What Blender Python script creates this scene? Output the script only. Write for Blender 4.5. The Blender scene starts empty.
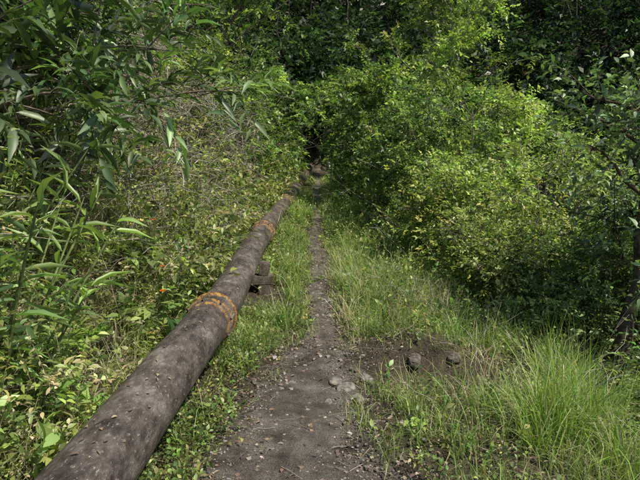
import bpy, math, numpy as np
from mathutils import Vector
rng=np.random.default_rng(7)
R=rng.random
def U(a,b,n=None): return rng.uniform(a,b,n)

# ---------------------------------------------------------------- helpers
def vnoise(x,y,s=0.0):
    x=np.asarray(x,float)+s*17.3; y=np.asarray(y,float)-s*9.7
    xi=np.floor(x); yi=np.floor(y); fx=x-xi; fy=y-yi
    fx=fx*fx*(3-2*fx); fy=fy*fy*(3-2*fy)
    def h(a,b):
        v=np.sin(a*127.1+b*311.7)*43758.5453
        return v-np.floor(v)
    return (h(xi,yi)*(1-fx)+h(xi+1,yi)*fx)*(1-fy)+(h(xi,yi+1)*(1-fx)+h(xi+1,yi+1)*fx)*fy
def fbm(x,y,s=0,o=3):
    r=0;a=.5
    for i in range(o):
        r=r+a*vnoise(x*2**i,y*2**i,s+i); a*=.5
    return r
PY=[-3,0,2.1,3,4.2,5,7.5,10.5,14,19,24,30]
PXx=[-.98,-.96,-.94,-.92,-.88,-.86,-.93,-.92,-.82,-.66,-.52,-.4]
PZz=[.33,.33,.33,.35,.37,.39,.47,.56,.75,1.06,1.40,1.8]
def pipe_x(y): return np.interp(y,PY,PXx)
def path_c(y): return np.interp(y,[-3,2,3.2,4.1,5,7,10,14,25,30],[-.10,-.12,-.10,-.10,0.02,0.0,-.08,-.1,-.06,-.1])+.035*np.sin(np.asarray(y)*1.7)
def path_w(y): return np.interp(y,[-3,2.4,3.2,3.9,4.5,5.2,8,25],[.58,.52,.48,.42,.24,.14,.12,.12])
def edge_r(y): return np.interp(y,[0,4.1,7.1,9,11,16,25],[2.4,2.2,1.5,1.0,.62,.5,.4])
def ground(x,y,detail=True):
    x=np.asarray(x,float); y=np.asarray(y,float)
    z=np.interp(y,[-30,5,9,15,25,40,90],[0,0,.2,.62,1.28,2.0,3])
    s=np.maximum(0,-(x+1.3)); z=z+np.where(s<4,1.15*s*s/(s+.5),1.15*16/4.5+.25*np.minimum(s-4,8))
    r=np.maximum(0,x-1.0); z=z-.22*np.minimum(r,7)*np.clip((30-y)/20,0,1)
    r2=np.clip(x-11,0,30); z=z+7.5*(1-np.exp(-r2/7))
    b=np.maximum(0,y-25); z=z+16*(1-np.exp(-b*b/(b+3)/12))
    if detail:
        near=np.abs(x-path_c(y))
        k=np.clip((near-.15)*1.2,0.1,1)
        z=z+k*(fbm(x*1.3,y*1.3,3)-.45)*.22+(fbm(x*7,y*7,5)-.45)*.045+(fbm(x*22,y*22,6)-.45)*.015
        z=z+.17*np.exp(-((x-.85)/.5)**2-((y-4.5)/.26)**2)-.20*np.exp(-((x-1.0)/.38)**2-((y-4.02)/.2)**2)
        z=z+.05*np.exp(-((x-.1)/.5)**2-((y-4.35)/.3)**2)
    return z

class MB:
    def __init__(s): s.V=[];s.F=[];s.C=[];s.M=[];s.n=0
    def add(s,V,F,C,m=0):
        V=np.asarray(V,float).reshape(-1,3);F=np.asarray(F,np.int64).reshape(-1,4)
        C=np.asarray(C,float)
        if C.ndim==1: C=np.tile(C,(len(V),1))
        s.V.append(V);s.F.append(F+s.n);s.C.append(C.reshape(-1,3));s.M.append(np.full(len(F),m));s.n+=len(V)
    def obj(s,name,mats,smooth=True,parent=None):
        V=np.concatenate(s.V);F=np.concatenate(s.F);C=np.concatenate(s.C);M=np.concatenate(s.M)
        me=bpy.data.meshes.new(name)
        me.vertices.add(len(V)); me.vertices.foreach_set("co",V.astype(np.float32).ravel())
        me.loops.add(F.size); me.loops.foreach_set("vertex_index",F.astype(np.int32).ravel())
        me.polygons.add(len(F)); me.polygons.foreach_set("loop_start",(np.arange(len(F))*4).astype(np.int32))
        me.polygons.foreach_set("material_index",M.astype(np.int32))
        me.polygons.foreach_set("use_smooth",np.full(len(F),smooth))
        a=me.attributes.new("Col",'FLOAT_COLOR','POINT')
        a.data.foreach_set("color",np.c_[np.clip(C,0,1),np.ones(len(C))].astype(np.float32).ravel())
        for m in mats: me.materials.append(m)
        me.update(calc_edges=True)
        o=bpy.data.objects.new(name,me); bpy.context.scene.collection.objects.link(o)
        if parent: o.parent=parent
        return o

def norm(a): return a/np.maximum(np.linalg.norm(a,axis=-1,keepdims=True),1e-9)
T_SIMPLE=(np.array([[0,0,0],[.5,.42,.10],[0,1,-.12],[-.5,.42,.10]]),np.array([[0,1,2,3]]))
T_LEAF=(np.array([[0,0,0],[.40,.25,.10],[.44,.55,.08],[0,1,-.16],[-.44,.55,.08],[-.40,.25,.10],[0,.4,.02]]),
        np.array([[0,1,2,6],[6,2,3,4],[0,6,4,5]]))
T_LONG=(np.array([[0,0,0],[-.36,.22,.07],[0,.25,0],[.36,.22,.07],[-.42,.55,.02],[0,.58,-.06],[.42,.55,.02],[0,1,-.24]]),
        np.array([[0,3,6,2],[2,6,7,5],[0,2,4,1],[2,5,7,4]]))
def put_leaves(mb,T,P,D,N,L,W,C,m=0):
    D=norm(D); X=norm(np.cross(D,N)); Z=np.cross(X,D)
    tv,tf=T; n=len(P)
    V=P[:,None]+X[:,None]*(tv[None,:,0:1]*W[:,None,None])+D[:,None]*(tv[None,:,1:2]*L[:,None,None])+Z[:,None]*(tv[None,:,2:3]*L[:,None,None])
    F=(tf[None]+(np.arange(n)*len(tv))[:,None,None])
    mb.add(V,F,np.repeat(C,len(tv),axis=0),m)
def tubes(mb,P,r,S,C,m=0):
    N,K,_=P.shape
    T=np.gradient(P,axis=1); T=norm(T)
    ref=np.where(np.abs(T[...,2:3])>.8,np.array([1.,0,0]),np.array([0,0,1.]))
    A=norm(np.cross(T,ref)); B=np.cross(T,A)
    an=np.arange(S)*2*np.pi/S
    V=P[:,:,None]+r[:,:,None,None]*(A[:,:,None]*np.cos(an)[None,None,:,None]+B[:,:,None]*np.sin(an)[None,None,:,None])
    k=np.arange(K-1)[:,None]; s=np.arange(S)[None]
    f=np.stack([k*S+s,k*S+(s+1)%S,(k+1)*S+(s+1)%S,(k+1)*S+s],-1).reshape(-1,4)
    F=f[None]+(np.arange(N)*K*S)[:,None,None]
    C=np.asarray(C,float)
    if C.ndim==1: CC=np.tile(C,(N*K*S,1))
    else: CC=np.repeat(C,K*S,axis=0)
    mb.add(V,F,CC,m)
def jit(n,s): return rng.normal(0,s,(n,3))
UP=np.array([0,0,1.])
def sprays(mb,O,D,L,K,ll,asp,C,T=T_SIMPLE,droop=.25,stem=.003,stemC=(.10,.07,.04),spread=.9,lm=0,sm=1,updir=.0,nj=.45,stems=True):
    n=len(O); D=norm(D)
    if np.isscalar(ll): ll=np.full(n,ll)
    if stems:
        t=np.linspace(0,1,3)[None,:,None]
        P=O[:,None]+D[:,None]*L[:,None,None]*t-UP*(droop*L[:,None,None]*t*t)
        tubes(mb,P,np.linspace(1,.35,3)[None]*np.full((n,1),stem)*(.6+L[:,None]),3,np.array(stemC),sm)
    t=np.tile(np.linspace(.18,1,K),(n,1))+U(-.06,.06,(n,K)); t=np.clip(t,0.05,1)
    Pk=O[:,None]+D[:,None]*(L[:,None]*t)[...,None]-UP*(droop*L[:,None]*t*t)[...,None]
    side=norm(np.cross(D,UP+jit(n,.4)))
    sg=np.where(np.arange(K)%2==0,1.,-1.)[None,:,None]
    last=(np.arange(K)==K-1)[None,:,None]
    sd=side[:,None]*sg*spread*np.where(last,.1,1)
    DD=D[:,None]*.65+sd+rng.normal(0,.3,(n,K,3))+UP*updir-UP*droop*.5
    NN=UP*1.0+rng.normal(0,nj,(n,K,3))
    LL=np.repeat(ll,K).reshape(n,K)*U(.55,1.3,(n,K))
    Cc=np.repeat(C[:,None],K,1)*U(.65,1.35,(n,K,1))
    Cc=Cc.reshape(-1,3)
    put_leaves(mb,T,Pk.reshape(-1,3),DD.reshape(-1,3),NN.reshape(-1,3),LL.ravel(),LL.ravel()*asp,Cc,lm)
def pal(n,cols,w=None,j=.12):
    cols=np.array(cols); idx=rng.choice(len(cols),n,p=w)
    return np.clip(cols[idx]*(1+rng.normal(0,j,(n,1)))*(1+rng.normal(0,j*.4,(n,3))),0.002,1)

# ---------------------------------------------------------------- materials
def newmat(name):
    m=bpy.data.materials.new(name); m.use_nodes=True; nt=m.node_tree; nt.nodes.clear()
    out=nt.nodes.new('ShaderNodeOutputMaterial'); return m,nt,out
def leafmat(name,trans=.35,rough=.45,gloss=.035,gain=1.5):
    m,nt,out=newmat(name); N=nt.nodes; Lk=nt.links
    at=N.new('ShaderNodeAttribute'); at.attribute_name="Col"
    mx=N.new('ShaderNodeVectorMath'); mx.operation='MULTIPLY'; mx.inputs[1].default_value=(gain*.99,gain,gain*1.15)
    Lk.new(at.outputs['Color'],mx.inputs[0])
    df=N.new('ShaderNodeBsdfDiffuse'); Lk.new(mx.outputs[0],df.inputs['Color'])
    tm=N.new('ShaderNodeVectorMath'); tm.operation='MULTIPLY'; tm.inputs[1].default_value=(1.45*gain,1.7*gain,.75*gain)
    Lk.new(at.outputs['Color'],tm.inputs[0])
    tr=N.new('ShaderNodeBsdfTranslucent'); Lk.new(tm.outputs[0],tr.inputs['Color'])
    ms=N.new('ShaderNodeMixShader'); ms.inputs[0].default_value=trans
    Lk.new(df.outputs[0],ms.inputs[1]); Lk.new(tr.outputs[0],ms.inputs[2])
    gl=N.new('ShaderNodeBsdfGlossy'); gl.inputs['Roughness'].default_value=rough; gl.inputs['Color'].default_value=(1,.98,.9,1)
    m2=N.new('ShaderNodeMixShader'); m2.inputs[0].default_value=gloss
    Lk.new(ms.outputs[0],m2.inputs[1]); Lk.new(gl.outputs[0],m2.inputs[2]); Lk.new(m2.outputs[0],out.inputs[0])
    return m
def barkmat(name):
    m,nt,out=newmat(name); N=nt.nodes; Lk=nt.links
    at=N.new('ShaderNodeAttribute'); at.attribute_name="Col"
    pr=N.new('ShaderNodeBsdfDiffuse')
    tc=N.new('ShaderNodeTexCoord'); nz=N.new('ShaderNodeTexNoise'); nz.inputs['Scale'].default_value=30; nz.inputs['Detail'].default_value=3
    Lk.new(tc.outputs['Object'],nz.inputs['Vector'])
    mp=N.new('ShaderNodeMapRange'); mp.inputs[1].default_value=.3; mp.inputs[2].default_value=.7; mp.inputs[3].default_value=.45; mp.inputs[4].default_value=1.5
    Lk.new(nz.outputs[0],mp.inputs[0])
    mx=N.new('ShaderNodeVectorMath'); mx.operation='SCALE'
    Lk.new(at.outputs['Color'],mx.inputs[0]); Lk.new(mp.outputs[0],mx.inputs['Scale']); Lk.new(mx.outputs[0],pr.inputs['Color'])
    Lk.new(pr.outputs[0],out.inputs[0]); return m
def noisemat(name,stops,scale,detail=8,rough=.9,bump=.6,bdist=.02,fine=60,fine_amt=.35):
    m,nt,out=newmat(name); N=nt.nodes; Lk=nt.links
    tc=N.new('ShaderNodeTexCoord')
    nz=N.new('ShaderNodeTexNoise'); nz.inputs['Scale'].default_value=scale; nz.inputs['Detail'].default_value=detail; nz.inputs['Roughness'].default_value=.7
    n2=N.new('ShaderNodeTexNoise'); n2.inputs['Scale'].default_value=fine; n2.inputs['Detail'].default_value=4; n2.inputs['Roughness'].default_value=.75
    for q in (nz,n2): Lk.new(tc.outputs['Object'],q.inputs['Vector'])
    cr=N.new('ShaderNodeValToRGB'); e=cr.color_ramp.elements
    e[0].position=stops[0][0]; e[0].color=(*stops[0][1],1); e[1].position=stops[-1][0]; e[1].color=(*stops[-1][1],1)
    for p,c in stops[1:-1]:
        q=e.new(p); q.color=(*c,1)
    Lk.new(nz.outputs[0],cr.inputs[0])
    mp=N.new('ShaderNodeMapRange'); mp.inputs[1].default_value=.35; mp.inputs[2].default_value=.65; mp.inputs[3].default_value=1-fine_amt; mp.inputs[4].default_value=1+fine_amt
    Lk.new(n2.outputs[0],mp.inputs[0])
    mx=N.new('ShaderNodeVectorMath'); mx.operation='SCALE'; Lk.new(cr.outputs[0],mx.inputs[0]); Lk.new(mp.outputs[0],mx.inputs['Scale'])
    pr=N.new('ShaderNodeBsdfPrincipled'); pr.inputs['Roughness'].default_value=rough; pr.inputs['Specular IOR Level'].default_value=.2
    Lk.new(mx.outputs[0],pr.inputs['Base Color'])
    bp=N.new('ShaderNodeBump'); bp.inputs['Strength'].default_value=bump; bp.inputs['Distance'].default_value=bdist
    ad=N.new('ShaderNodeMath'); ad.operation='ADD'; Lk.new(nz.outputs[0],ad.inputs[0]); Lk.new(n2.outputs[0],ad.inputs[1])
    Lk.new(ad.outputs[0],bp.inputs['Height']); Lk.new(bp.outputs[0],pr.inputs['Normal'])
    Lk.new(pr.outputs[0],out.inputs[0]); return m
LEAF=leafmat("leaf",.38); LEAFG=leafmat("glossy_leaf",.32,.45,.05); GRASS=leafmat("grass_blade",.4,.5,.035,1.4); BARK=barkmat("bark"); DRY=leafmat("dead_leaf",.1,.8,.02,1.2)
BARE=barkmat("stone")
SOIL=noisemat("forest_soil",[(.3,(.03,.022,.015)),(.48,(.085,.065,.045)),(.6,(.10,.083,.05)),(.78,(.20,.16,.115))],3.0,7,.95,.9,.03,70,.5)
DIRT=noisemat("trail_dirt",[(.32,(.06,.045,.032)),(.43,(.15,.122,.095)),(.53,(.235,.20,.16)),(.68,(.36,.32,.265))],4.2,9,.95,1.0,.035,130,.65)
def pipemat():
    m,nt,out=newmat("weathered_pipe_iron"); N=nt.nodes; Lk=nt.links
    tc=N.new('ShaderNodeTexCoord')
    mpg=N.new('ShaderNodeMapping'); mpg.inputs['Scale'].default_value=(1,.5,1); Lk.new(tc.outputs['Object'],mpg.inputs[0])
    def noise(s,d,r=.65):
        q=N.new('ShaderNodeTexNoise'); q.inputs['Scale'].default_value=s; q.inputs['Detail'].default_value=d; q.inputs['Roughness'].default_value=r
        Lk.new(mpg.outputs[0],q.inputs['Vector']); return q
    a=noise(4.5,8,.72); b=noise(20,6,.75); c=noise(60,3,.7)
    cr=N.new('ShaderNodeValToRGB'); e=cr.color_ramp.elements
    e[0].position=.40; e[0].color=(.020,.014,.011,1); e[1].position=.65; e[1].color=(.27,.24,.205,1)
    q=e.new(.46); q.color=(.052,.038,.030,1); q=e.new(.54); q.color=(.115,.091,.075,1)
    mixn=N.new('ShaderNodeMix'); mixn.data_type='FLOAT'; mixn.inputs[0].default_value=.4
    Lk.new(a.outputs[0],mixn.inputs[2]); Lk.new(b.outputs[0],mixn.inputs[3]); Lk.new(mixn.outputs[0],cr.inputs[0])
    r2=N.new('ShaderNodeValToRGB'); r2.color_ramp.elements[0].position=.60; r2.color_ramp.elements[1].position=.70
    Lk.new(c.outputs[0],r2.inputs[0])
    m1=N.new('ShaderNodeMix'); m1.data_type='RGBA'; m1.inputs[7].default_value=(.26,.25,.2,1)
    Lk.new(r2.outputs[0],m1.inputs[0]); Lk.new(cr.outputs[0],m1.inputs[6])
    at=N.new('ShaderNodeAttribute'); at.attribute_name="Col"
    sp=N.new('ShaderNodeSeparateColor'); Lk.new(at.outputs['Color'],sp.inputs[0])
    d=noise(13,6,.8); ml=N.new('ShaderNodeMath'); ml.operation='ADD'; Lk.new(d.outputs[0],ml.inputs[0]); Lk.new(sp.outputs[0],ml.inputs[1])
    r3=N.new('ShaderNodeValToRGB'); r3.color_ramp.elements[0].position=.76; r3.color_ramp.elements[1].position=.90; Lk.new(ml.outputs[0],r3.inputs[0])
    rc=N.new('ShaderNodeValToRGB'); rc.color_ramp.elements[0].position=.43; rc.color_ramp.elements[0].color=(.12,.05,.02,1); rc.color_ramp.elements[1].position=.58; rc.color_ramp.elements[1].color=(.48,.27,.06,1)
    Lk.new(b.outputs[0],rc.inputs[0])
    m2=N.new('ShaderNodeMix'); m2.data_type='RGBA'; Lk.new(rc.outputs[0],m2.inputs[7])
    Lk.new(r3.outputs[0],m2.inputs[0]); Lk.new(m1.outputs[2],m2.inputs[6])
    pr=N.new('ShaderNodeBsdfPrincipled'); pr.inputs['Roughness'].default_value=.7
    Lk.new(m2.outputs[2],pr.inputs['Base Color'])
    bp=N.new('ShaderNodeBump'); bp.inputs['Strength'].default_value=.8; bp.inputs['Distance'].default_value=.01
    ad=N.new('ShaderNodeMath'); ad.operation='ADD'; Lk.new(b.outputs[0],ad.inputs[0]); Lk.new(c.outputs[0],ad.inputs[1])
    Lk.new(ad.outputs[0],bp.inputs['Height']); Lk.new(bp.outputs[0],pr.inputs['Normal'])
    Lk.new(pr.outputs[0],out.inputs[0]); return m
PIPE=pipemat()

# ---------------------------------------------------------------- terrain
def axis(a,b,fine0,fine1,fs,cs):
    l=[fine0]; s=fs
    while l[-1]>a: s*=1.18; s=min(s,cs); l.append(l[-1]-s)
    l=l[::-1]; l+=list(np.arange(fine0+fs,fine1,fs)); s=fs
    while l[-1]<b: s*=1.1; s=min(s,cs); l.append(l[-1]+s)
    return np.array(l)
gx=axis(-120,120,-1.8,2.8,.022,4); gy=axis(-60,150,1.6,7.5,.025,4)
X,Y=np.meshgrid(gx,gy); Z=ground(X,Y)
nx,ny=len(gx),len(gy)
i,j=np.meshgrid(np.arange(ny-1),np.arange(nx-1),indexing='ij')
F=np.stack([i*nx+j,i*nx+j+1,(i+1)*nx+j+1,(i+1)*nx+j],-1).reshape(-1,4)
mb=MB(); mb.add(np.stack([X,Y,Z],-1),F,np.array([.05,.04,.03])); mb.obj("ground",[SOIL])
ys=np.concatenate([np.arange(-2,8,.022),np.arange(8,30,.1)]); NU=60; us=np.linspace(-1.6,1.6,NU)
YY,UU=np.meshgrid(ys,us,indexing='ij')
Wd=path_w(YY)*(1+1.3*(fbm(YY*3.2,UU*1.2+5,9)-.45)*np.abs(UU))
XX=path_c(YY)+UU*Wd
ZZ=ground(XX,YY)+.008+.022*(1-np.clip(np.abs(UU)**2,0,2.56))+(fbm(XX*5,YY*5,2)-.45)*.07+(fbm(XX*28,YY*28,12)-.45)*.022
i,j=np.meshgrid(np.arange(len(ys)-1),np.arange(NU-1),indexing='ij')
F=np.stack([i*NU+j,i*NU+j+1,(i+1)*NU+j+1,(i+1)*NU+j],-1).reshape(-1,4)
mb=MB(); mb.add(np.stack([XX,YY,ZZ],-1),F,np.array([.1,.09,.08])); mb.obj("dirt_footpath",[DIRT])
# ---------------------------------------------------------------- stones
CUB=np.array([[-1,-1,-1],[1,-1,-1],[1,1,-1],[-1,1,-1],[-1,-1,1],[1,-1,1],[1,1,1],[-1,1,1]])*.58
CF=np.array([[0,3,2,1],[4,5,6,7],[0,1,5,4],[1,2,6,5],[2,3,7,6],[3,0,4,7]])
def stones(mb,x,y,s,cols,sink=.3):
    n=len(x); V=CUB[None]*(1+rng.normal(0,.22,(n,8,3)))
    V=V*s[:,None,None]*np.stack([U(.7,1.2,n),U(.7,1.2,n),U(.4,.8,n)],-1)[:,None]
    a=U(0,6.3,n); c,sn=np.cos(a)[:,None],np.sin(a)[:,None]
    V=np.stack([V[...,0]*c-V[...,1]*sn,V[...,0]*sn+V[...,1]*c,V[...,2]],-1)
    P=np.stack([x,y,ground(x,y)+.02+(fbm(x*5,y*5,2)-.45)*.06+s*sink],-1)
    mb.add(V+P[:,None],CF[None]+(np.arange(n)*8)[:,None,None],np.repeat(cols,8,0))
mb=MB(); n=15000; y=2+8*R(n)**1.8; x=path_c(y)+rng.normal(0,.8,n)*path_w(y)
stones(mb,x,y,U(.003,.009,n)*(1+1.6*(R(n)>.94)),pal(n,[(.20,.17,.14),(.34,.30,.255),(.10,.08,.065),(.22,.16,.11)]),.3)
n=2500; y=2+5*R(n); x=U(-.7,2.0,n); stones(mb,x,y,U(.003,.011,n),pal(n,[(.14,.13,.12),(.2,.185,.17),(.07,.06,.055)]),.1)
mb.obj("gravel",[BARE],smooth=False)
def rock(name,x,y,s,col):
    me=bpy.data.meshes.new(name)
    import bmesh
    bm=bmesh.new(); bmesh.ops.create_icosphere(bm,subdivisions=3,radius=1)
    ph=U(0,20,3)
    for v in bm.verts:
        p=np.array(v.co); k=1+.5*(vnoise(p[0]*1.5+ph[0],p[1]*1.5+p[2])-.5)+.25*(vnoise(p[0]*4+ph[1],p[2]*4+p[1]*2)-.5)
        q=p*k; q=np.sign(q)*np.abs(q)**.8
        v.co=(q[0]*s[0],q[1]*s[1],q[2]*s[2])
    bm.to_mesh(me); bm.free()
    a=me.attributes.new("Col",'FLOAT_COLOR','POINT'); a.data.foreach_set("color",np.tile(np.array([*col,1],np.float32),len(me.vertices)))
    me.materials.append(BARE); o=bpy.data.objects.new(name,me); bpy.context.scene.collection.objects.link(o)
    o.location=(x,y,float(ground(x,y))+s[2]*.4); o.rotation_euler=(0,0,U(0,6))
for (x,y,s) in [(.19,3.75,(.085,.06,.04)),(.05,3.55,(.045,.035,.025)),(.26,3.6,(.05,.04,.03)),(.12,3.9,(.05,.05,.03)),(-.2,3.9,(.035,.03,.02)),(.08,6.1,(.07,.06,.04)),(.0,6.35,(.05,.04,.035)),(.35,5.2,(.05,.04,.03)),(.5,3.2,(.04,.03,.02)),(-.32,2.9,(.025,.025,.018)),(.02,7.2,(.05,.04,.03)),(.1,5.6,(.05,.03,.025)),(.33,2.6,(.03,.025,.015)),(.75,4.25,(.10,.05,.04)),(1.08,4.3,(.07,.05,.035)),(.34,3.95,(.06,.045,.035)),(-.1,4.9,(.04,.03,.02)),(-.45,3.4,(.03,.025,.018))]:
    rock("rock",x,y,s,(.13,.11,.09) if x>.6 else (.21,.19,.16))

# ---------------------------------------------------------------- pipe
root=bpy.data.objects.new("water_pipe",None); bpy.context.scene.collection.objects.link(root)
yy=np.arange(-2.5,29,.06)
cx=np.interp(yy,PY,PXx); cz=np.interp(yy,PY,PZz)
k=np.ones(11)/11; pad=lambda a:np.convolve(np.r_[np.full(5,a[0]),a,np.full(5,a[-1])],k,'valid')
cx=pad(cx);cz=pad(cz)
joints=[4.35,8.9,13.3,17.8,22.2,-.2]
P=np.stack([cx,yy,cz],-1)[None]; S=40
RAD=.165
mbp=MB(); rr=np.full((1,len(yy)),RAD)
tubes(mbp,P,rr,S,np.array([0,0,0.]))
V=mbp.V[0].reshape(len(yy),S,3); ang=np.arange(S)
cc=np.stack([cx,yy,cz],-1)[:,None]
nn=1+.05*(fbm(yy[:,None]*3,np.cos(ang*2*np.pi/S)[None]*2+5,4)-.45)
V=cc+(V-cc)*nn[...,None]
rust=np.zeros((len(yy),S))
for jy in joints: rust+=.26*np.exp(-((yy[:,None]-jy)/.25)**2)
rust+=.22*np.clip((yy[:,None]-5.0)/4.5,0,1)+.12*np.exp(-((yy[:,None]-2.75)/.35)**2)
mbp.V[0]=V.reshape(-1,3); mbp.C[0]=np.stack([rust]*3,-1).reshape(-1,3)
mbp.obj("pipe_barrel",[PIPE],parent=root)
def ringset(y0,prof):
    m=MB(); ys_=np.array([y0+a for a,_,_ in prof]); P=np.stack([np.interp(ys_,yy,cx),ys_,np.interp(ys_,yy,cz)],-1)[None]
    tubes(m,P,np.array([[b for _,b,_ in prof]]),40,np.array([.2,.2,.2]))
    m.C[0]=np.repeat(np.array([[q,q,q] for _,_,q in prof]),40,0)
    return m
for q,jy in enumerate(joints):
    h,l=.38,.23
    prof=[(-.17,RAD-.02,l),(-.169,RAD+.010,h),(-.12,RAD+.013,l),(-.115,RAD+.026,h),(-.085,RAD+.028,h),(-.08,RAD+.013,l),(.03,RAD+.014,l),(.04,RAD+.032,h),(.085,RAD+.034,h),(.09,RAD+.010,l),(.13,RAD+.008,h),(.131,RAD-.02,l)]
    m=ringset(jy,prof)
    for a in np.arange(8)*math.pi/4+.2:
        px_=np.interp(jy,yy,cx)+math.cos(a)*(RAD+.022); pz=np.interp(jy,yy,cz)+math.sin(a)*(RAD+.022)
        tubes(m,np.array([[[px_,jy-.135,pz],[px_,jy-.125,pz],[px_,jy+.10,pz],[px_,jy+.105,pz]]]),np.array([[0.001,.010,.010,.001]]),6,np.array([.2,.2,.2]))
    m.obj("coupling_%d"%(q+1),[PIPE],parent=root)
WOOD=noisemat("old_timber",[(.3,(.05,.038,.028)),(.5,(.12,.095,.07)),(.75,(.24,.2,.15))],12,6,.85,.6,.01,80,.4)
import bmesh
def support(y0):
    e=bpy.data.objects.new("pipe_support",None); bpy.context.scene.collection.objects.link(e)
    xc=float(np.interp(y0,yy,cx)); zc=float(np.interp(y0,yy,cz))
    def box(nm,c,s,rot=0):
        bm=bmesh.new(); bmesh.ops.create_cube(bm,size=1)
        for v in bm.verts: v.co=(v.co.x*s[0],v.co.y*s[1],v.co.z*s[2])
        bmesh.ops.bevel(bm,geom=bm.edges[:],offset=.008,segments=2,affect='EDGES')
        for v in bm.verts: v.co.x+=rng.normal(0,.002); v.co.z+=rng.normal(0,.002)
        me=bpy.data.meshes.new(nm); bm.to_mesh(me); bm.free(); me.materials.append(WOOD)
        o=bpy.data.objects.new(nm,me); bpy.context.scene.collection.objects.link(o); o.location=c; o.rotation_euler=(0,rot,.05); o.parent=e
    g=float(ground(xc+.22,y0)); top=zc-RAD+.005
    box("cross_beam",(xc+.02,y0,top-.055),(.64,.18,.11))
    box("post_near",(xc+.25,y0-.01,(g-.15+top-.112)/2),(.17,.17,top-.112-g+.15))
    box("post_far",(xc-.2,y0,(g-.15+top-.112)/2),(.15,.15,top-.112-g+.15))
    box("wedge_block",(xc+.23,y0+.01,top+.08),(.12,.16,.16),.15)
SUP=(6.6,11.6,16.0)
for y0 in SUP: support(y0)

# ---------------------------------------------------------------- grass
def nosup(x,y):
    k=np.ones(len(x),bool)
    for s in SUP[:1]: k&=~((np.abs(x+.64)<.24)&(y>s-1.0)&(y<s+.15))
    return k
def grass(mb,x,y,h,w,C,lean=.5,seg=4,dirs=None,z0=None):
    kk=nosup(x,y)|(h<.09)
    x,y,h,w,C=x[kk],y[kk],h[kk],w[kk],C[kk]
    if dirs is not None: dirs=dirs[kk]
    n=len(x); a=U(0,2*np.pi,n)
    d=np.stack([np.cos(a),np.sin(a),np.zeros(n)],-1)
    if dirs is not None: d=norm(d+dirs)
    side=np.stack([-d[:,1],d[:,0],np.zeros(n)],-1)
    tw=rng.normal(0,.6,n); side=norm(side+d*tw[:,None])
    P=np.stack([x,y,(ground(x,y) if z0 is None else z0)-.01],-1); ln=np.abs(rng.normal(lean,.5,n))
    t=np.linspace(0,1,seg+1)
    kink=rng.normal(0,.07,(n,seg+1,3)).cumsum(1)*h[:,None,None]*t[None,:,None]
    cen=P[:,None]+UP*(h[:,None]*(t-.4*np.minimum(ln,1.8)[:,None]*t**2.2))[...,None]+d[:,None]*(h*ln)[:,None,None]*(t**2)[None,:,None]*.75+kink
    ww=w[:,None]*np.array([.8,1,.85,.55,.06])[None]
    V=np.stack([cen-side[:,None]*ww[...,None]/2,cen+side[:,None]*ww[...,None]/2],2)
    k=np.arange(seg); f=np.stack([2*k,2*k+1,2*k+3,2*k+2],-1)
    F=f[None]+(np.arange(n)*2*(seg+1))[:,None,None]
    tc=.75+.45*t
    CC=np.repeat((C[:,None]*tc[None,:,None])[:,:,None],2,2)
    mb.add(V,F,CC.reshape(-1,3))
G1=[(.17,.235,.05),(.13,.185,.04),(.24,.28,.075),(.085,.13,.03)]
GD=[(.42,.36,.21),(.36,.32,.16),(.31,.31,.12)]
mb=MB()
n=100000
y=2.0+20*R(n)**1.6
xl=np.maximum(pipe_x(y)+.02,-1.0); xr=edge_r(y)+.25
x=xl+(xr-xl)*R(n)
dp=np.abs(x-path_c(y))/path_w(y)
clump=fbm(x*3.2,y*3.2,1)
keep=(dp>.8+1.4*(vnoise(x*6,y*6,3)-.4))&(clump+U(-.16,.16,n)>.43+.07*(y<4.3)-.09*(y>4.9))
keep&=~((np.abs(x-.85)<.55)&(np.abs(y-4.08)<.25)&(R(n)>.1))
keep&=~((x<-.45)&(y<4.0)&(R(n)>.5))
x,y,clump=x[keep],y[keep],clump[keep]; n=len(x)
dd=(x-path_c(y))
hh=(.05+.24*np.clip(clump-.35,0,.5)/.4*np.clip(np.abs(dd)*2.4,.3,1.3))*U(.4,1.6,n)*np.interp(y,[2,4,6,12],[.8,.9,1.4,1.3])
C=pal(n,G1+GD,[.25,.18,.22,.09,.08,.09,.09],.25)*(.7+.6*vnoise(x*2.3,y*2.3,77))[:,None]
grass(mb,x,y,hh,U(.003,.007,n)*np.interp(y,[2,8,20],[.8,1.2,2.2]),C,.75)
# sparse sprigs standing in the path itself
n=900; y=2.2+5*R(n); x=path_c(y)+U(-.8,.8,n)*path_w(y); k=vnoise(x*5,y*5,55)>.72; x,y=x[k],y[k]; n=len(x)
grass(mb,x,y,U(.02,.08,n),U(.003,.006,n),pal(n,G1),.7)
mb.obj("verge_grass",[GRASS])
def tuft(mb,cx_,cy_,r,n,h0,h1,cols,w=(.003,.009),lean=.55,wt=None):
    a=U(0,6.28,n); q=r*np.sqrt(R(n))*U(.4,1.6,n); x=cx_+np.cos(a)*q; y=cy_+np.sin(a)*q
    d=np.stack([np.cos(a),np.sin(a),np.zeros(n)],-1)*.8
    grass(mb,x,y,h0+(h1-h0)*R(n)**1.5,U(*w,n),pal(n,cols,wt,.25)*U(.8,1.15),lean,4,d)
mb=MB()
T1=[(.17,.25,.045),(.14,.21,.04),(.22,.29,.065),(.30,.30,.13),(.38,.33,.18)]
TW1=[.28,.24,.25,.15,.08]
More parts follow.
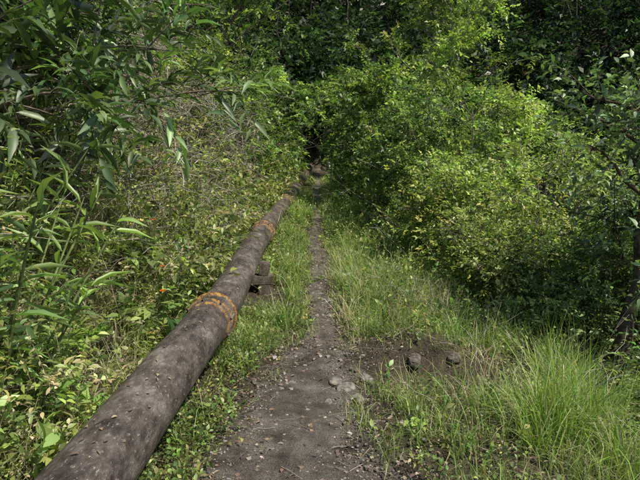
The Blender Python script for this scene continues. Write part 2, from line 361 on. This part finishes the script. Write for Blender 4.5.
for (cx_,cy_,r,n,h0,h1) in [(1.4,3.15,.15,420,.25,.75),(1.25,3.0,.14,180,.2,.5),(1.65,3.3,.18,300,.25,.7),(1.05,3.3,.1,90,.15,.35),(1.7,2.9,.14,220,.2,.6),(1.35,3.75,.12,130,.2,.45),(1.9,3.7,.2,240,.25,.6),(.8,2.9,.15,110,.1,.3),(.6,3.4,.1,80,.1,.28),
    (.42,6.6,.16,260,.2,.5),(.62,5.9,.15,220,.15,.4),(.4,7.6,.2,260,.2,.5),(.55,8.6,.2,260,.2,.55),(.9,6.4,.2,240,.2,.45),(-.35,7.4,.12,200,.2,.4),(-.45,8.6,.16,260,.2,.45),(-.33,6.2,.1,120,.15,.3),
    (-.45,9.9,.2,240,.2,.45),(-.38,5.3,.16,320,.2,.42),(-.5,4.7,.12,180,.15,.35),(1.2,4.8,.2,200,.2,.45),(1.6,5.0,.2,240,.25,.5),(1.95,4.3,.2,280,.3,.6),(.55,5.2,.15,180,.12,.3),(.4,10.5,.2,240,.3,.5),(-.4,12,.2,240,.3,.5),(.35,13,.2,240,.3,.5),(.85,5.0,.2,180,.12,.3)]:
    tuft(mb,cx_,cy_,r,n,h0,h1,T1,wt=TW1)
mb.obj("tall_grass",[GRASS])
mb=MB()
for (cx_,cy_,r,n) in [(.75,6.6,.2,280),(.95,5.8,.25,300),(1.2,5.4,.2,220),(.5,8.0,.2,160),(1.3,4.3,.2,110),(1.1,3.5,.2,90),(1.7,3.8,.25,120),(.35,6.9,.1,180),(1.3,6.4,.25,240),(.3,5.5,.1,70),(.55,6.3,.15,200),(1.5,5.9,.2,160)]:
    tuft(mb,cx_,cy_,r,n,.15,.5,[(.5,.44,.27),(.40,.35,.19),(.34,.33,.16)],(.003,.006),.8)
mb.obj("dry_grass",[GRASS])

def low_weeds(name,n,xf,yrange,hmax,ll,cols,wts=None,K=7,pw=1.6,thr=.4,filt=None,T=T_LEAF,asp=.55,L0=.12,L1=.3,mat=LEAF):
    mb=MB(); y=yrange[0]+(yrange[1]-yrange[0])*R(n)**pw; x=xf(y,n)
    k=(fbm(x*1.8,y*1.8,11)+U(-.15,.15,n)>thr)&nosup(x,y)
    if filt is not None: k&=filt(x,y)
    x,y=x[k],y[k]; n=len(x)
    g=ground(x,y); O=np.stack([x,y,g+R(n)**1.5*hmax*.6],-1)
    D=UP*U(.3,1.2,n)[:,None]+jit(n,.6)
    sc=np.interp(y,[2,6,14,25],[.85,1.1,1.7,2.4])
    sprays(mb,O,D,U(L0,L1,n)*sc**.5,K,ll*sc*U(.6,1.5,n),asp,pal(n,cols,wts,.18),T,.2,.0022)
    return mb.obj(name,[mat,BARK])
WC=[(.10,.16,.035),(.14,.20,.04),(.19,.24,.055),(.07,.115,.028),(.23,.23,.07)]
low_weeds("weeds",4200,lambda y,n:np.maximum(pipe_x(y)+.05,-1.2)+(edge_r(y)+.3-np.maximum(pipe_x(y)+.05,-1.2))*R(n),(2.0,16),.12,.035,WC,
   filt=lambda x,y:(np.abs(x-path_c(y))>path_w(y)*1.2)&~((np.abs(x-.85)<.5)&(np.abs(y-4.08)<.25)),thr=.43)
low_weeds("weeds",1900,lambda y,n:.3+R(n)*(edge_r(y)-.1),(4.7,10),.25,.04,WC,thr=.4,L0=.2,L1=.4)
low_weeds("weeds",2400,lambda y,n:pipe_x(y)+.08+.35*R(n)**1.3,(2.0,12),.12,.03,WC,filt=lambda x,y:(np.abs(x-path_c(y))>path_w(y)*.9),thr=.36)

# ---------------------------------------------------------------- left bank
LB=[(.15,.19,.04),(.20,.235,.055),(.09,.13,.03),(.27,.27,.09),(.045,.075,.02),(.33,.27,.14)]
def bank(name,n,ll,asp,K,cols,wts,hmax,L0,L1,T,yr=(1.3,24),pw=1.7,xs=4.0,seed=21,thr=.0,mat=LEAF,stemC=(.26,.2,.14),droop=.3):
    mb=MB(); y=yr[0]+(yr[1]-yr[0])*R(n)**pw
    x=pipe_x(y)-.21-R(n)**1.25*xs
    cl=fbm(x*1.1,y*1.1,seed,3); k=cl+U(-.1,.1,n)>thr
    x,y,cl=x[k],y[k],cl[k]; n=len(x)
    dist=(pipe_x(y)-.2-x)
    hm=hmax*np.clip(.35+dist*1.6,.35,1)*(.3+1.6*np.clip(cl-.2,0,.6))
    hgt=R(n)**.8*hm
    O=np.stack([x,y,ground(x,y)+hgt],-1)
    D=np.stack([U(-.3,.9,n),U(-.9,.5,n),U(-.1,1.1,n)],-1)+jit(n,.25)
    sc=np.interp(y,[1.5,3,6,14,25],[.8,.95,1.3,1.9,2.6])
    C=pal(n,cols,wts,.2)*(.55+.95*(vnoise(x*1.6,y*1.6,33)))[:,None]
    sprays(mb,O,D,U(L0,L1,n)*sc**.6,K,ll*sc*U(.6,1.4,n),asp,C,T,droop,.0022,stemC)
    return mb.obj(name,[mat,BARK])
bank("bank_undergrowth",10500,.046,.55,9,LB,[.25,.22,.16,.14,.1,.13],.8,.15,.38,T_LEAF,thr=.36)
bank("bank_shrubbery",6500,.055,.42,9,LB,[.2,.2,.2,.15,.1,.15],1.6,.25,.5,T_LEAF,yr=(2.5,24),xs=5,seed=5,thr=.44)
bank("fine_leaf_creeper",5000,.022,.6,12,[(.16,.2,.05),(.2,.23,.07),(.34,.28,.17)],[.4,.3,.3],.6,.1,.3,T_SIMPLE,seed=8,thr=.38)
bank("broadleaf_weeds",750,.11,.45,6,[(.12,.18,.04),(.17,.23,.055),(.08,.13,.035)],None,.8,.12,.3,T_LEAF,yr=(1.5,9),xs=2.2,seed=15,thr=.4,mat=LEAFG)
mb=MB(); n=14000; y=1.6+16*R(n)**1.6; x=pipe_x(y)-.2-1.5*R(n)
grass(mb,x,y,U(.1,.55,n),U(.003,.007,n),pal(n,G1+GD+GD,None),.8,4,np.tile([.5,0,0],(n,1))); mb.obj("bank_grass",[GRASS])
def twigs(name,n,xr,yr,zr,Lr,r,cols,dirm,sp,grav=.4):
    mb=MB(); x=U(*xr,n); y=U(*yr,n); z=ground(x,y)+U(*zr,n)
    D=norm(np.tile(dirm,(n,1))+jit(n,sp)); L=U(*Lr,n); K=7; t=np.linspace(0,1,K)[None,:,None]
    w=rng.normal(0,.035,(n,K,3)).cumsum(1)*L[:,None,None]
    P=np.stack([x,y,z],-1)[:,None]+D[:,None]*L[:,None,None]*t-UP*(grav*L)[:,None,None]*t*t+w
    tubes(mb,P,U(*r,n)[:,None]*np.linspace(1,.35,K)[None],4,pal(n,cols))
    m=n*3; idx=rng.integers(0,n,m); kk=rng.integers(1,K-1,m); S0=P[idx,kk]; D2=norm(D[idx]+jit(m,.7)); L2=L[idx]*U(.15,.45,m)
    t4=np.linspace(0,1,4)[None,:,None]; P2=S0[:,None]+D2[:,None]*L2[:,None,None]*t4-UP*(.2*L2)[:,None,None]*t4*t4
    tubes(mb,P2,U(.001,.003,m)[:,None]*np.linspace(1,.4,4)[None],3,pal(m,cols))
    mb.obj(name,[BARK])
TW=[(.40,.35,.29),(.29,.25,.2),(.5,.45,.37),(.18,.15,.11)]
twigs("dry_branches",1300,(-3.4,-1.5),(5.0,13),(.5,2.2),(.4,1.2),(.002,.006),TW,[.2,-.1,.6],.6)
twigs("dry_vines",200,(-3.0,-1.5),(2,9),(.2,1.0),(.3,.9),(.0012,.003),TW,[.2,-.1,.3],.6)
twigs("dry_stems",120,(.6,2.4),(3.0,9),(.0,.15),(.3,.8),(.0012,.003),TW,[0,0,.7],.6,.1)

# ---------------------------------------------------------------- trees & shrubs
def tree(name,bx,by,h,spread,nl,ns,nt,K,ll,asp,cols,wts=None,trunk_r=.06,stems=1,lean=(0,0),low=.25,T=T_SIMPLE,droop=.25,barkC=(.16,.13,.10),mat=LEAF,tl=(.2,.5),up=.7,extra_z=0,aim=None,br=.34,corridor=True):
    mb=MB(); g=float(ground(bx,by))-.1+extra_z
    allS=[]
    for s in range(stems):
        K0=8; t=np.linspace(0,1,K0)
        a=U(0,6.28); off=np.array([math.cos(a),math.sin(a),0])*spread*.35*(stems>1)
        w=rng.normal(0,.03*h,(K0,3)).cumsum(0)*np.array([1,1,.2])*t[:,None]
        P=np.array([bx,by,g])+t[:,None]*np.array([lean[0],lean[1],h*.88*U(.8,1)])+off*t[:,None]**.8+w
        tubes(mb,P[None],(trunk_r/(stems**.5)*(1-.8*t))[None],9,np.array(barkC),1)
        n=nl; tt=low+(1-low)*R(n)**.9; base=np.stack([np.interp(tt,t,P[:,c]) for c in range(3)],-1)
        a=np.arange(n)*2.4+U(0,6); D=np.stack([np.cos(a),np.sin(a),U(.1,1.0,n)*up+.5*tt],-1)
        if aim is not None: D=D+np.array(aim)
        D=norm(D)
        L=spread*U(.5,1.3,n)*(1.15-.6*tt)
        K1=6; t1=np.linspace(0,1,K1)[None,:,None]
        LP=base[:,None]+D[:,None]*L[:,None,None]*t1-UP*(.12*L)[:,None,None]*t1**2+rng.normal(0,.05,(n,K1,3)).cumsum(1)*L[:,None,None]*t1
        tubes(mb,LP,(trunk_r*.4*(1.1-.6*tt))[:,None]*np.linspace(1,.25,K1)[None]/(stems**.5),5,np.array(barkC),1)
        m=n*ns; idx=np.repeat(np.arange(n),ns); u=U(.25,1,m)
        fi=u*(K1-1); i0=np.minimum(fi.astype(int),K1-2); fr=(fi-i0)[:,None]
        B=LP[idx,i0]*(1-fr)+LP[idx,i0+1]*fr
        D2=norm(D[idx]*.6+jit(m,.65)+UP*.25); L2=L[idx]*U(.15,.42,m)
        K2=4; t2=np.linspace(0,1,K2)[None,:,None]
        SP=B[:,None]+D2[:,None]*L2[:,None,None]*t2-UP*(.1*L2)[:,None,None]*t2**2
        tubes(mb,SP,(.006+.02*trunk_r)*np.linspace(1,.4,K2)[None]*np.ones((m,1)),4,np.array(barkC),1)
        q=m*nt; id2=np.repeat(np.arange(m),nt); u=U(.35,1,q)
        O=B[id2]+D2[id2]*(L2[id2]*u)[:,None]-UP*(.1*L2[id2]*u*u)[:,None]
        D3=D2[id2]*.5+jit(q,.6)+UP*.2
        bl=rng.normal(0,br*.8,n)
        allS.append((O,D3,(rng.normal(0,br*.7,m)+bl[idx])[id2]))
    O=np.concatenate([a[0] for a in allS]);D3=np.concatenate([a[1] for a in allS]);brr=np.concatenate([a[2] for a in allS])
    C=pal(len(O),cols,wts,.12)*np.clip(1+brr,.35,1.9)[:,None]
    gg=ground(O[:,0],O[:,1],False); k=O[:,2]>gg+.05
    if corridor: k&=~((O[:,1]<24)&(O[:,2]<gg+1.9)&(O[:,0]>pipe_x(O[:,1])-.1)&(O[:,0]<edge_r(O[:,1])-.25))
    O,D3,C=O[k],D3[k],C[k]
    sprays(mb,O,D3,U(*tl,len(O)),K,ll*U(.8,1.2,len(O)),asp,C,T,droop,.0022,barkC,stems=by<7)
    return mb.obj(name,[mat,BARK])
GB=[(.115,.17,.045),(.155,.21,.055),(.08,.125,.035),(.21,.25,.075),(.05,.085,.028)]
GL=[(.17,.225,.055),(.21,.26,.07),(.13,.185,.045),(.27,.28,.10)]
GK=[(.05,.09,.035),(.07,.12,.045),(.035,.065,.03),(.11,.16,.055)]
def shrub(x,y,h,s,cols,ll,nm="shrub",nl=12,ns=6,nt=5,K=8,stems=3,**k):
    return tree(nm,x,y,h,s,nl,ns,nt,K,ll,.5,cols,stems=stems,trunk_r=.05,low=.06,tl=(.15,.38),**k)
shrub(1.5,11,3.2,1.3,GB,.085)
shrub(2.4,9.2,3.1,1.4,GB,.075)
shrub(1.9,8.0,1.9,1.0,GL,.06)
shrub(3.0,7.3,2.2,1.3,GL,.06)
shrub(2.2,6.5,1.2,.8,GL,.05,ns=5)
shrub(2.9,5.9,1.3,1.0,GB,.055)
shrub(4.0,6.6,2.0,1.3,GB,.06)
shrub(4.6,8.8,2.8,1.6,GL,.075)
shrub(1.35,13.5,4.2,1.4,GB,.10)
shrub(3.6,11.5,3.3,1.6,GL,.085)
shrub(6.2,11,2.9,1.8,GB,.09)
shrub(1.2,17,4.5,1.5,GB,.12)
shrub(2.8,16,5,1.8,GB,.12)
shrub(5.0,15.5,3.3,2.0,GB,.12)
shrub(8.5,15,3.4,2.2,GK,.13)
shrub(1.2,22,5,1.7,GB,.15)
shrub(0.3,27.3,4.5,1.6,GK,.17,corridor=False)
shrub(-.9,28,5,1.8,GK,.17,corridor=False)
shrub(-.1,26.3,2.6,1.1,GK,.13,corridor=False)
tree("broadleaf_tree",2.7,13.5,6.8,2.0,18,7,5,9,.10,.5,GL,trunk_r=.11,stems=2,low=.3,barkC=(.2,.18,.15))
BG=[(.08,.125,.05),(.11,.165,.065),(.055,.09,.04),(.16,.21,.09)]
tree("broadleaf_tree",2.72,4.85,2.9,1.3,14,5,5,7,.075,.45,BG,trunk_r=.085,stems=1,low=.5,T=T_LEAF,mat=LEAFG,barkC=(.09,.07,.055))
tree("broadleaf_tree",3.7,5.4,2.3,1.1,14,6,5,7,.075,.45,BG,trunk_r=.08,stems=2,low=.2,T=T_LEAF,mat=LEAFG,barkC=(.09,.07,.055))
shrub(-2.3,10.5,2.6,1.2,LB[:3],.075)
shrub(-2.0,13.5,3.2,1.4,GB,.095)
shrub(-1.9,17,3.8,1.5,GB,.12)
shrub(-1.8,21,4.2,1.6,GB,.14)
shrub(-4.2,9,3.2,1.7,GB,.08)
shrub(-4,13,4.5,2,GB,.11)
shrub(-3.6,6.2,1.9,1.2,GB,.06)
tree("broadleaf_tree",-2.6,15,6.5,2.6,18,7,5,8,.13,.5,GB,trunk_r=.12,low=.3)
OH=[(.06,.10,.03),(.10,.15,.045),(.18,.25,.085),(.035,.065,.02)]
tree("overhanging_tree",-3.1,4.6,2.7,1.9,20,6,5,8,.18,.26,OH,trunk_r=.08,stems=2,low=.1,T=T_LONG,mat=LEAFG,tl=(.25,.5),droop=.5,aim=(.5,-.3,0),up=.5,br=.4)
tree("overhanging_tree",-4.3,7.0,3.6,2.6,20,6,5,8,.19,.28,OH,trunk_r=.1,stems=2,low=.15,T=T_LONG,mat=LEAFG,tl=(.3,.6),droop=.4,aim=(.6,-.1,0),up=.5,br=.4)
def herb(name,bx,by,n,h,ll,asp,cols,spread=.5):
    mb=MB(); g=float(ground(bx,by)); a=U(0,6.28,n)
    O=np.tile([bx,by,g],(n,1))+np.stack([np.cos(a)*.15,np.sin(a)*.15,np.zeros(n)],-1)*R((n,1))
    D=np.stack([np.cos(a)*spread+.12,np.sin(a)*spread-.05,np.ones(n)],-1)
    sprays(mb,O,D,U(.6,1.1,n)*h,12,ll,asp,pal(n,cols),T_LONG,.22,.006,(.16,.2,.07),1.0)
    mb.obj(name,[LEAFG,BARK])
herb("bamboo_plant",-1.7,2.75,11,1.6,.21,.15,[(.19,.27,.075),(.14,.20,.055)],.28)
herb("bamboo_plant",-2.1,3.3,8,1.5,.21,.15,[(.17,.24,.07),(.2,.27,.09)],.35)
herb("bamboo_plant",-2.4,4.1,8,1.2,.19,.16,[(.12,.18,.05),(.2,.26,.08)],.4)
def fern(name,bx,by,n,L,z=0):
    mb=MB(); g=float(ground(bx,by))+z; a=U(0,6.28,n)
    O=np.tile([bx,by,g],(n,1)); D=np.stack([np.cos(a),np.sin(a),U(.5,1.2,n)],-1)
    sprays(mb,O,D,U(.7,1.1,n)*L,34,L*.22,.22,pal(n,[(.16,.22,.045),(.2,.25,.055)]),T_SIMPLE,.5,.003,(.08,.07,.03),1.1,nj=.15)
    mb.obj(name,[LEAF,BARK])
for (x,y,L,z) in [(-1.35,4.6,.4,.1),(-1.5,6.2,.5,.1),(-1.6,3.5,.45,.25),(-1.9,5.3,.5,.4),(-1.45,7.6,.5,.1),(-2.1,4.4,.5,.4),(1.3,7.2,.5,0)]: fern("fern_plant",x,y,12,L,z)
mb=MB()
for (x,y,z) in [(-1.44,5.0,.68),(-1.36,4.7,.55),(-1.6,5.3,.95)]:
    c=np.array([x,y,float(ground(x,y))+z]); n=9; a=np.arange(n)*.7
    tubes(mb,np.array([[c-UP*.45,c-UP*.2+[.01,0,0],c]]),np.array([[.003,.003,.002]]),5,np.array([.07,.12,.03]))
    put_leaves(mb,T_LEAF,np.tile(c,(n,1)),np.stack([np.cos(a),np.sin(a)-.4,np.full(n,.35)],-1),np.tile(UP,(n,1))+jit(n,.1),np.full(n,.035),np.full(n,.02),np.tile([.6,.14,.01],(n,1)))
mb.obj("orange_wildflower",[LEAF])
mb=MB(); n=200; x=U(.9,3.4,n); y=U(6.0,8.5,n); z=ground(x,y)+U(.3,1.6,n)
sprays(mb,np.stack([x,y,z],-1),np.tile([-.3,-.5,.8],(n,1))+jit(n,.4),U(.15,.35,n),8,.05,.45,pal(n,[(.36,.33,.07),(.28,.3,.07)]),T_LEAF); mb.obj("yellow_leaf_sprigs",[LEAF,BARK])
def rightunder(name,n,ll,K,cols,hmax,L0,L1,yr,width,T=T_LEAF,thr=.35,off=0.1):
    mb=MB(); y=yr[0]+(yr[1]-yr[0])*R(n)**1.5; x=edge_r(y)+off+width*R(n)**1.2
    cl=fbm(x*1.2,y*1.2,41); k=cl+U(-.1,.1,n)>thr; x,y,cl=x[k],y[k],cl[k]; n=len(x)
    d=x-edge_r(y); z=ground(x,y)+R(n)*hmax*np.clip(.25+d*1.1,.2,1)*(.4+cl)
    sc=np.interp(y,[2,5,10,25],[.9,1.1,1.7,2.8])
    sprays(mb,np.stack([x,y,z],-1),np.stack([U(-.9,.4,n),U(-.8,.4,n),U(0,1,n)],-1),U(L0,L1,n)*sc**.6,K,ll*sc*U(.7,1.3,n),.5,pal(n,cols,None,.18),T,.25,.0022); mb.obj(name,[LEAF,BARK])
rightunder("understorey_shrubs",7000,.045,9,GB,1.0,.15,.4,(3,24),4.5)
rightunder("understorey_weeds",3500,.035,8,GL,.4,.12,.3,(3,14),1.6,thr=.4,off=-.1)

# ---------------------------------------------------------------- background forest
SHADE_DK=[(.020,.036,.014),(.030,.052,.020),(.012,.024,.010)]  # slope's shade put into the leaf colour: darkened greens for the far forest
mb=MB(); n=20000
x=U(-24,32,n); y=24.5+17*R(n)**1.1
k=(np.abs(x)>.9)|(y>26.3); x,y=x[k],y[k]; n=len(x)
cl=fbm(x*.45,y*.45,61)
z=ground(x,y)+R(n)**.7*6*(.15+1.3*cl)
C=pal(n,SHADE_DK,None,.2)*(.3+1.5*cl)[:,None]
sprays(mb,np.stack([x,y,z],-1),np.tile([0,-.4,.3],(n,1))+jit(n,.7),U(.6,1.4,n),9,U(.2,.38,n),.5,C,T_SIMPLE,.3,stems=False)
m=26; x=U(-15,24,m); y=U(27,38,m); g=ground(x,y); t=np.linspace(0,1,8)
P=np.stack([x,y,g],-1)[:,None]+UP*(U(4,6,m)[:,None]*t)[...,None]+rng.normal(0,.15,(m,8,3)).cumsum(1)*t[None,:,None]
tubes(mb,P,U(.05,.1,m)[:,None]*np.linspace(1,.4,8)[None],7,pal(m,[(.08,.07,.06),(.05,.045,.035)]),1)
mb.obj("background_forest",[LEAF,BARK])
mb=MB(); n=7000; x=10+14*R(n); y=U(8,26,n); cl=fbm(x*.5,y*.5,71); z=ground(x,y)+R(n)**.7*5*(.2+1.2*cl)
sprays(mb,np.stack([x,y,z],-1),jit(n,.7)+[-.4,-.3,.3],U(.5,1.2,n),9,U(.17,.3,n),.5,pal(n,SHADE_DK,None,.2)*(.3+1.5*cl)[:,None],T_SIMPLE,.3,stems=False)
mb.obj("hillside_forest",[LEAF])

# ---------------------------------------------------------------- litter
mb=MB(); n=6500; y=1.8+10*R(n)**1.5; x=U(-1.2,2.4,n)
P=np.stack([x,y,ground(x,y)+.03],-1); a=U(0,6.28,n)
kk=(np.abs(x-path_c(y))>path_w(y)*.8)|(R(n)<.3); P,a=P[kk],a[kk]; n=len(P)
put_leaves(mb,T_LEAF,P,np.stack([np.cos(a),np.sin(a),U(-.1,.3,n)],-1),np.tile(UP,(n,1))+jit(n,.35),U(.015,.05,n),U(.008,.025,n),pal(n,[(.18,.12,.07),(.25,.19,.11),(.12,.08,.05),(.32,.26,.16)]))
m=800; y=1.8+8*R(m)**1.5; x=U(-1.0,2.4,m); a=U(0,6.28,m); L=U(.04,.18,m); t=np.linspace(0,1,4)[None,:,None]
d=np.stack([np.cos(a),np.sin(a),U(-.05,.12,m)],-1)
tubes(mb,np.stack([x,y,ground(x,y)+.03],-1)[:,None]+d[:,None]*L[:,None,None]*t+rng.normal(0,.004,(m,4,3)),U(.001,.0022,m)[:,None]*np.ones((1,4)),4,pal(m,[(.25,.2,.15),(.18,.14,.1),(.33,.28,.21)]))
mb.obj("leaf_litter",[DRY])
mb=MB(); n=90; y=2+7*R(n)**1.3; th=rng.normal(0,.45,n)+.1
P=np.stack([np.interp(y,yy,cx)+np.sin(th)*(RAD+.006),y,np.interp(y,yy,cz)+np.cos(th)*(RAD+.006)],-1); a=U(0,6.28,n)
Nn=np.stack([np.sin(th),np.zeros(n),np.cos(th)],-1); Dd=np.stack([np.cos(a),np.sin(a),np.zeros(n)],-1); Dd=Dd-Nn*(Dd*Nn).sum(1,keepdims=True)+Nn*.08
put_leaves(mb,T_LEAF,P,Dd,Nn,U(.015,.04,n),U(.008,.018,n),pal(n,[(.18,.12,.07),(.28,.22,.12),(.12,.08,.05)])); mb.obj("fallen_leaves",[DRY])

# ---------------------------------------------------------------- light, world, camera
az,el=math.radians(130),math.radians(56)
w=bpy.data.worlds.new("World"); bpy.context.scene.world=w; w.use_nodes=True; nt=w.node_tree
sky=nt.nodes.new('ShaderNodeTexSky'); sky.sky_type='NISHITA'; sky.sun_disc=False; sky.sun_elevation=el; sky.sun_rotation=az
bg=nt.nodes['Background']; bg.inputs[1].default_value=.15; nt.links.new(sky.outputs[0],bg.inputs[0])
sd=bpy.data.lights.new("sun",'SUN'); sd.energy=5; sd.angle=math.radians(.5); sd.color=(1,.94,.83)
so=bpy.data.objects.new("sun",sd); bpy.context.scene.collection.objects.link(so)
v=Vector((math.cos(el)*math.sin(az),math.cos(el)*math.cos(az),math.sin(el))); so.rotation_euler=v.to_track_quat('Z','Y').to_euler(); so.location=v*50
cd=bpy.data.cameras.new("camera"); cam=bpy.data.objects.new("camera",cd); bpy.context.scene.collection.objects.link(cam)
cd.sensor_width=36; cd.lens=31.2; cd.clip_start=.05; cd.clip_end=600
cam.location=(0,0,1.6); cam.rotation_euler=(math.radians(90-7.7),0,0)
bpy.context.scene.camera=cam
vs=bpy.context.scene.view_settings; vs.view_transform='Standard'; vs.look='None'; vs.exposure=0
